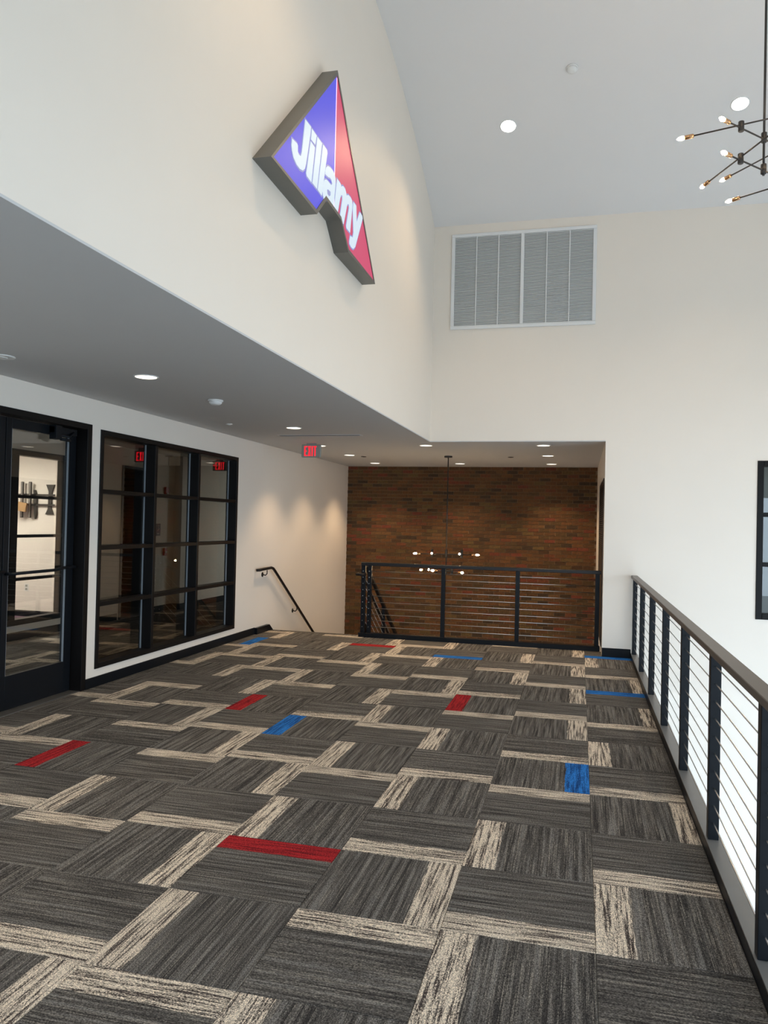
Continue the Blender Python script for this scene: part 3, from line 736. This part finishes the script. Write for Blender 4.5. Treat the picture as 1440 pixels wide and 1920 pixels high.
for x, y, lb in ((-0.885, 8.90, 'round recessed light in the vault left of the smoke detector'), (1.593, 8.92, 'round recessed light in the vault above the modern chandelier'), (-0.885, 3.70, 'vault light out of the picture at left'), (1.593, 3.70, 'vault light out of the picture at right'), (4.07, 8.90, 'vault light out of the picture beyond the chandelier')):
    a = vtilt(y)
    t = downlight(x, y, vz(y), lb, 95 if y > 5 else 85, (1.0, 0.71, 0.40), 118, LAMP_DAY, 0.098, 0.0)
    for ch in t.children:
        ch.rotation_euler = (-a, 0, 0)

# detectors, sprinklers, diffuser ------------------------------------------------------------------
def detector(x, y, z, label, r=0.07, tilt=0.0):
    t = thing('smoke_detector', label, 'smoke detector', (x, y, z), 'smoke detectors')
    MB().lathe((x, y, z), [(r, 0.0), (r, 0.012), (r * 0.9, 0.016)], (0, 0, -1), 28).build('base', WHITE, t)
    MB().lathe((x, y, z), [(r * 0.86, 0.014), (r * 0.84, 0.03), (r * 0.6, 0.043), (r * 0.3, 0.047)], (0, 0, -1), 28).build('cover', WHITE, t)
    for ch in t.children: ch.rotation_euler = (-tilt, 0, 0)
detector(-3.32, 6.58, ZC, 'white domed smoke detector on the low ceiling above the window')
detector(-0.165, 8.22, vz(8.22), 'white smoke detector on the curved vault ceiling', 0.062, vtilt(8.22))
def cover(x, y, z, label, r, name='sprinkler_cover', cat='sprinkler', mat=None):
    t = thing(name, label, cat, (x, y, z))
    MB().lathe((x, y, z), [(r, 0.0), (r, 0.004), (r * 0.92, 0.008)], (0, 0, -1), 24).build('plate', mat or WHITE, t)
    MB().lathe((x, y, z), [(r * 0.45, 0.007), (r * 0.4, 0.012)], (0, 0, -1), 20).build('cap', mat or WHITE, t)
cover(-3.98, 8.25, ZC, 'small flat sprinkler cover on the low ceiling near the left wall', 0.04)
cover(-3.97, 4.585, ZC, 'flat white disc on the low ceiling at the far left edge', 0.09, 'ceiling_speaker', 'speaker')
cover(-3.55, 12.5, ZC, 'small dark sprinkler cover on the stairwell ceiling at left', 0.045, mat=GUN)
cover(-1.10, 12.58, ZC, 'small dark sprinkler cover on the stairwell ceiling right of the chandelier', 0.045, mat=GUN)
sd = thing('slot_diffuser', 'thin dark slot air diffuser in the low ceiling before the exit sign', 'diffuser', (-3.28, 9.42, ZC))
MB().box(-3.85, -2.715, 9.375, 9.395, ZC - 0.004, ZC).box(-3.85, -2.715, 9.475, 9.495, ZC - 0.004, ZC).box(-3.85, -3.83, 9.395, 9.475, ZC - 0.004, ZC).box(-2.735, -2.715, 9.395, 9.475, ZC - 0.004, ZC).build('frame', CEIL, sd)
MB().box(-3.83, -2.735, 9.395, 9.475, ZC - 0.001, ZC - 0.0002).build('slot', DUCT, sd)
MB().box(-3.83, -2.735, 9.432, 9.438, ZC - 0.004, ZC - 0.001).build('blade', GUN, sd)

# ------------------------------------------------------------------ exit signs
def exit_sign(cx, y, zt, label, arrow=False, w_=0.29, h_=0.185):
    t = thing('exit_sign', label, 'exit sign', (cx, y, zt), 'exit signs')
    MB().box(cx - w_ / 2, cx + w_ / 2, y - 0.02, y + 0.02, zt - h_, zt).build('housing', PANEL, t, bevel=0.012, bseg=3)
    MB().box(cx - 0.07, cx + 0.07, y - 0.018, y + 0.018, zt - 0.002, ZC).build('canopy', PANEL, t)
    zb_, zt_ = zt - h_ * 0.89, zt - h_ * 0.13; lw = w_ * 0.145; st = 0.0155; ya, yb2 = y - 0.0235, y - 0.0205
    zm = (zb_ + zt_) / 2; x0 = cx - w_ * 0.345 + (0.016 if arrow else 0); step = lw + 0.0135
    MB().box(x0, x0 + st, ya, yb2, zb_, zt_).box(x0 + st, x0 + lw, ya, yb2, zb_, zb_ + st).box(x0 + st, x0 + lw, ya, yb2, zt_ - st, zt_).box(x0 + st, x0 + lw * 0.85, ya, yb2, zm - st / 2, zm + st / 2).build('letter_e', REDGLOW, t)
    x1 = x0 + step
    MB().prism([(x1, zb_), (x1 + st, zb_), (x1 + lw, zt_), (x1 + lw - st, zt_)], 'y', ya, yb2).prism([(x1 + lw - st, zb_), (x1 + lw, zb_), (x1 + st, zt_), (x1, zt_)], 'y', ya + 0.0004, yb2).build('letter_x', REDGLOW, t)
    x2 = x1 + step
    MB().box(x2, x2 + st, ya, yb2, zb_, zt_).build('letter_i', REDGLOW, t)
    x3 = x2 + st + 0.0135
    MB().box(x3, x3 + lw, ya, yb2, zt_ - st, zt_).box(x3 + lw / 2 - st / 2, x3 + lw / 2 + st / 2, ya, yb2, zb_, zt_ - st).build('letter_t', REDGLOW, t)
    if arrow:
        ax = cx - w_ * 0.40
        MB().prism([(ax - 0.018, zt - h_ * 0.45), (ax + 0.012, zt - h_ * 0.32), (ax + 0.012, zt - h_ * 0.58)], 'y', y - 0.0225, y - 0.0195).build('arrow', REDGLOW, t)
exit_sign(-3.73, 10.4, 2.742, 'red lit exit sign hanging from the low ceiling before the stairs')
def unproj_y(px, py, Y):
    d = r2 * ((px - 720) / F_PX) + u2 * (-(py - 960) / F_PX) + fwd
    t = Y / d.y
    return (d.x * t, Y, EYE + d.z * t)
p = unproj_y(268, 845, 11.0); exit_sign(p[0], 11.0, min(p[2], 2.74), 'red exit sign behind the left column of window panes')
p = unproj_y(413, 860, 13.3); exit_sign(p[0], 13.3, min(p[2] + 0.02, 2.74), 'red exit sign with arrow behind the right column of window panes', True)

# ------------------------------------------------------------------ chandeliers
def chandelier(label, cx, cy, ztop, tiers, hub_h, rod_r=0.0075):
    """tiers: list of (z, rods, hubs); a rod is (p, q, bulb_at_p, bulb_at_q) in plan, relative to the stem"""
    zmin = min(t[0] for t in tiers)
    t = thing('chandelier', label, 'chandelier', (cx, cy, ztop), 'modern rod chandeliers')
    MB().lathe((cx, cy, ztop), [(0.065, -0.02), (0.065, 0.022), (0.06, 0.026)], (0, 0, -1), 28).build('canopy', GUN, t)
    MB().tube([(cx, cy, ztop - 0.02), (cx, cy, zmin - 0.05)], 0.009, 10).build('stem', GUN, t)
    for z, rods, hubs in tiers:
        for hx_, hy_ in [(0, 0)] + hubs:
            MB().lathe((cx + hx_, cy + hy_, z - hub_h / 2), [(0.018, 0), (0.021, 0.003), (0.021, hub_h - 0.003), (0.018, hub_h)], (0, 0, 1), 20).build('hub', GUN, t)
        for i, (p, q, bp_, bq_) in enumerate(rods):
            zz = z + (0.012 if i else -0.012)
            P = Vector((cx + p[0], cy + p[1], zz)); Q = Vector((cx + q[0], cy + q[1], zz)); d = (Q - P).normalized()
            rod = MB().tube([P, Q], rod_r, 8).build('rod', GUN, t)
            for e, s, on in ((P, -d, bp_), (Q, d, bq_)):
                if not on: continue
                MB().lathe(e, [(0.010, -0.008), (0.016, 0.0), (0.016, 0.055), (0.013, 0.06)], s, 16).build('socket', BRASS, rod)
                MB().lathe(e + s * 0.058, [(0.009, 0), (0.014, 0.012), (0.016, 0.024), (0.013, 0.040), (0.006, 0.054), (0.002, 0.060)], s, 10).build('bulb', BULB, rod)
    return t
def shorten(a, b, d):  # end of the rod so that socket and bulb end at b
    a = Vector(a); b = Vector(b); return tuple(b - (b - a).normalized() * d)
cxr, cyr, zA, zB = 1.296, 6.3, 4.626, 4.387
S = 0.090
m1 = Vector((-0.36, -0.376)).normalized()
hubp, hubm = tuple(m1 * 0.287), tuple(-m1 * 0.287)
b1 = (-0.36, -0.376); b2 = (-0.604, -0.082); b5 = (-0.172, 0.73)
tA = (zA, [(shorten((0, 0), b1, S), shorten((0, 0), (0.36, 0.376), S), 1, 1),
           (shorten(hubp, b2, S), tuple(Vector(hubp) + (Vector(hubp) - Vector(b2)).normalized() * 0.40), 1, 1),
           (shorten(hubm, b5, S), tuple(Vector(hubm) + (Vector(hubm) - Vector(b5)).normalized() * 0.35), 1, 1)], [hubp, hubm])
b3 = (-0.341, -0.359); b4 = (-0.395, 0.262); b6 = (-0.142, 0.594)
tB = (zB, [(shorten((0, 0), b3, S), shorten((0, 0), (0.36, 0.376), S), 1, 1),
           (shorten(hubp, b4, S), tuple(Vector(hubp) + (Vector(hubp) - Vector(b4)).normalized() * 0.38), 1, 1),
           (shorten((0.20, 0.35), b6, S), tuple(Vector((0.20, 0.35)) + (Vector((0.20, 0.35)) - Vector(b6)).normalized() * 0.3), 1, 1)], [hubp, (0.20, 0.35)])
chandelier('modern rod chandelier with small bright bulbs, cut off by the right edge', cxr, cyr, vz(cyr), [tA, tB], 0.075, 0.006)
t1 = (1.175, [((-0.41, -0.08), (0.41, 0.08), 1, 1), ((-0.26, 0.16), (-0.17, -0.36), 0, 1), ((0.23, 0.22), (0.265, -0.28), 0, 1)], [(-0.225, -0.044), (0.245, 0.048)])
t2 = (0.900, [((-0.27, 0.22), (0.24, -0.20), 1, 1), ((-0.12, 0.24), (-0.32, -0.22), 0, 1), ((0.26, 0.02), (-0.09, -0.32), 0, 1)], [(-0.19, 0.155), (0.115, -0.096)])
chandelier('modern rod chandelier hanging in the stairwell before the brick wall', -2.09, 12.4, ZC, [t1, t2], 0.13)

# ------------------------------------------------------------------ corridor and meeting-room things
ad = thing('restroom_sign', 'small dark restroom sign on the corridor wall behind the window', 'sign', (XC, 12.03, 1.44))
MB().box(XC, XC + 0.006, 11.955, 12.105, 1.335, 1.545).build('plate', NAVY, ad, bevel=0.002)
MB().tube([(XC + 0.007, 12.03, 1.515), (XC + 0.007, 12.03, 1.475), (XC + 0.007, 12.055, 1.46)], 0.005, 6).tube([(XC + 0.007, 12.00, 1.42), (XC + 0.007, 12.06, 1.455)], 0.005, 6).box(XC + 0.005, XC + 0.008, 11.995, 12.065, 1.365, 1.378).build('pictogram', WHITE, ad)
sb_ = thing('fire_strobe', 'red fire alarm strobe high on the corridor wall behind the window', 'alarm', (XC, 12.25, 2.13))
MB().box(XC, XC + 0.04, 12.20, 12.30, 2.06, 2.19).build('body', RED, sb_, bevel=0.006)
MB().box(XC + 0.04, XC + 0.06, 12.225, 12.275, 2.065, 2.09).build('lens', WHITE, sb_, bevel=0.004)
pl_ = thing('pull_station', 'red fire alarm pull station on the corridor wall behind the window', 'alarm', (XC, 12.25, 1.05))
MB().box(XC, XC + 0.04, 12.205, 12.295, 0.985, 1.115).build('body', RED, pl_, bevel=0.006)
MB().box(XC + 0.04, XC + 0.05, 12.22, 12.28, 1.03, 1.06).build('pull_bar', WHITE, pl_, bevel=0.003)
# television mount
YM = 10.72
tv = thing('wall_mount_bracket', 'dark steel television wall bracket in the bright room beyond the door', 'bracket', (-8.45, YM, 1.9))
for x in (-8.745, -8.595):
    MB().box(x - 0.024, x + 0.024, YM - 0.085, YM - 0.06, 1.60, 2.18).build('upright', MOUNT, tv, bevel=0.004)
    MB().box(x - 0.006, x + 0.006, YM - 0.088, YM - 0.085, 1.61, 2.17).build('groove', STEEL, tv)
MB().box(-8.90, -8.16, YM - 0.05, YM - 0.03, 1.795, 1.825).build('lower_bar', MOUNT, tv)
MB().box(-8.90, -8.16, YM - 0.05, YM - 0.03, 1.955, 1.985).build('upper_bar', MOUNT, tv)
def bow(cx, s):
    return [(cx - 0.078, 2.14), (cx + 0.078, 2.14), (cx + 0.03, 2.03), (cx + 0.026, 1.76), (cx + 0.066, 1.66), (cx - 0.08, 1.66), (cx - 0.036, 1.75), (cx - 0.026, 2.03)]
MB().prism(bow(-8.26, 1), 'y', YM - 0.030, YM - 0.0).build('end_plate', MOUNT, tv)
MB().prism([(-8.555, 2.05), (-8.535, 2.05), (-8.50, 1.95), (-8.50, 1.65), (-8.52, 1.58), (-8.535, 1.70)], 'y', YM - 0.05, YM - 0.0).build('centre_plate', MOUNT, tv)
cb_ = MB().box(-0.12, 0.12, -0.05, 0.05, -0.072, 0.072).mesh('cardboard_box', CARD, bevel=0.003)
bo = bpy.data.objects.new('cardboard_box', cb_); C.objects.link(bo); bo.location = (-8.735, YM - 0.16, 1.78); bo.rotation_euler = (0.0, math.radians(9), math.radians(25))
bo['label'] = 'small brown cardboard box stuck on the television bracket'; bo['category'] = 'box'
ou = thing('wall_outlet', 'white wall outlet low in the bright room beyond the door', 'outlet', (-8.67, YM, 0.47))
MB().box(-8.71, -8.63, YM - 0.006, YM, 0.41, 0.53).build('plate', WHITE, ou, bevel=0.002)
MB().box(-8.69, -8.65, YM - 0.009, YM - 0.006, 0.48, 0.515).build('socket', PANEL, ou)
MB().box(-8.69, -8.65, YM - 0.009, YM - 0.006, 0.425, 0.46).build('socket', PANEL, ou)
# lamps of the meeting room and the corridor (lit fixtures above the view)
ml = thing('panel_light', 'flat ceiling light panel of the room beyond the door', 'ceiling light', (-8.9, 8.9, ZC))
MB().box(-9.5, -8.3, 8.3, 9.5, ZC - 0.02, ZC).build('frame', WHITEM, ml)
MB().box(-9.46, -8.34, 8.34, 9.46, ZC - 0.024, ZC - 0.02).build('lens', emit('panel_glow', (1.0, 0.93, 0.84), 32.0), ml)
for i, (x, y, e) in enumerate(((-5.9, 14.0, 9), (-5.9, 8.4, 2), (-5.9, 11.2, 6))):
    t = thing('recessed_light', ['recessed corridor light behind the right window panes', 'recessed corridor light behind the doors', 'recessed corridor light behind the middle window panes'][i], 'ceiling light', (x, y, ZC), 'corridor lights')
    MB().lathe((x, y, ZC), [(0.09, -0.002), (0.09, 0.006), (0.075, 0.004)], (0, 0, -1), 28).build('trim_ring', WHITEM, t)
    MB().lathe((x, y, ZC), [(0.075, 0.001), (0.075, 0.0045)], (0, 0, -1), 28).build('lens', LAMP, t)
    lamp('lamp', t, (x, y, ZC - 0.03), e, WARM, 110, 0.5, 0.06)
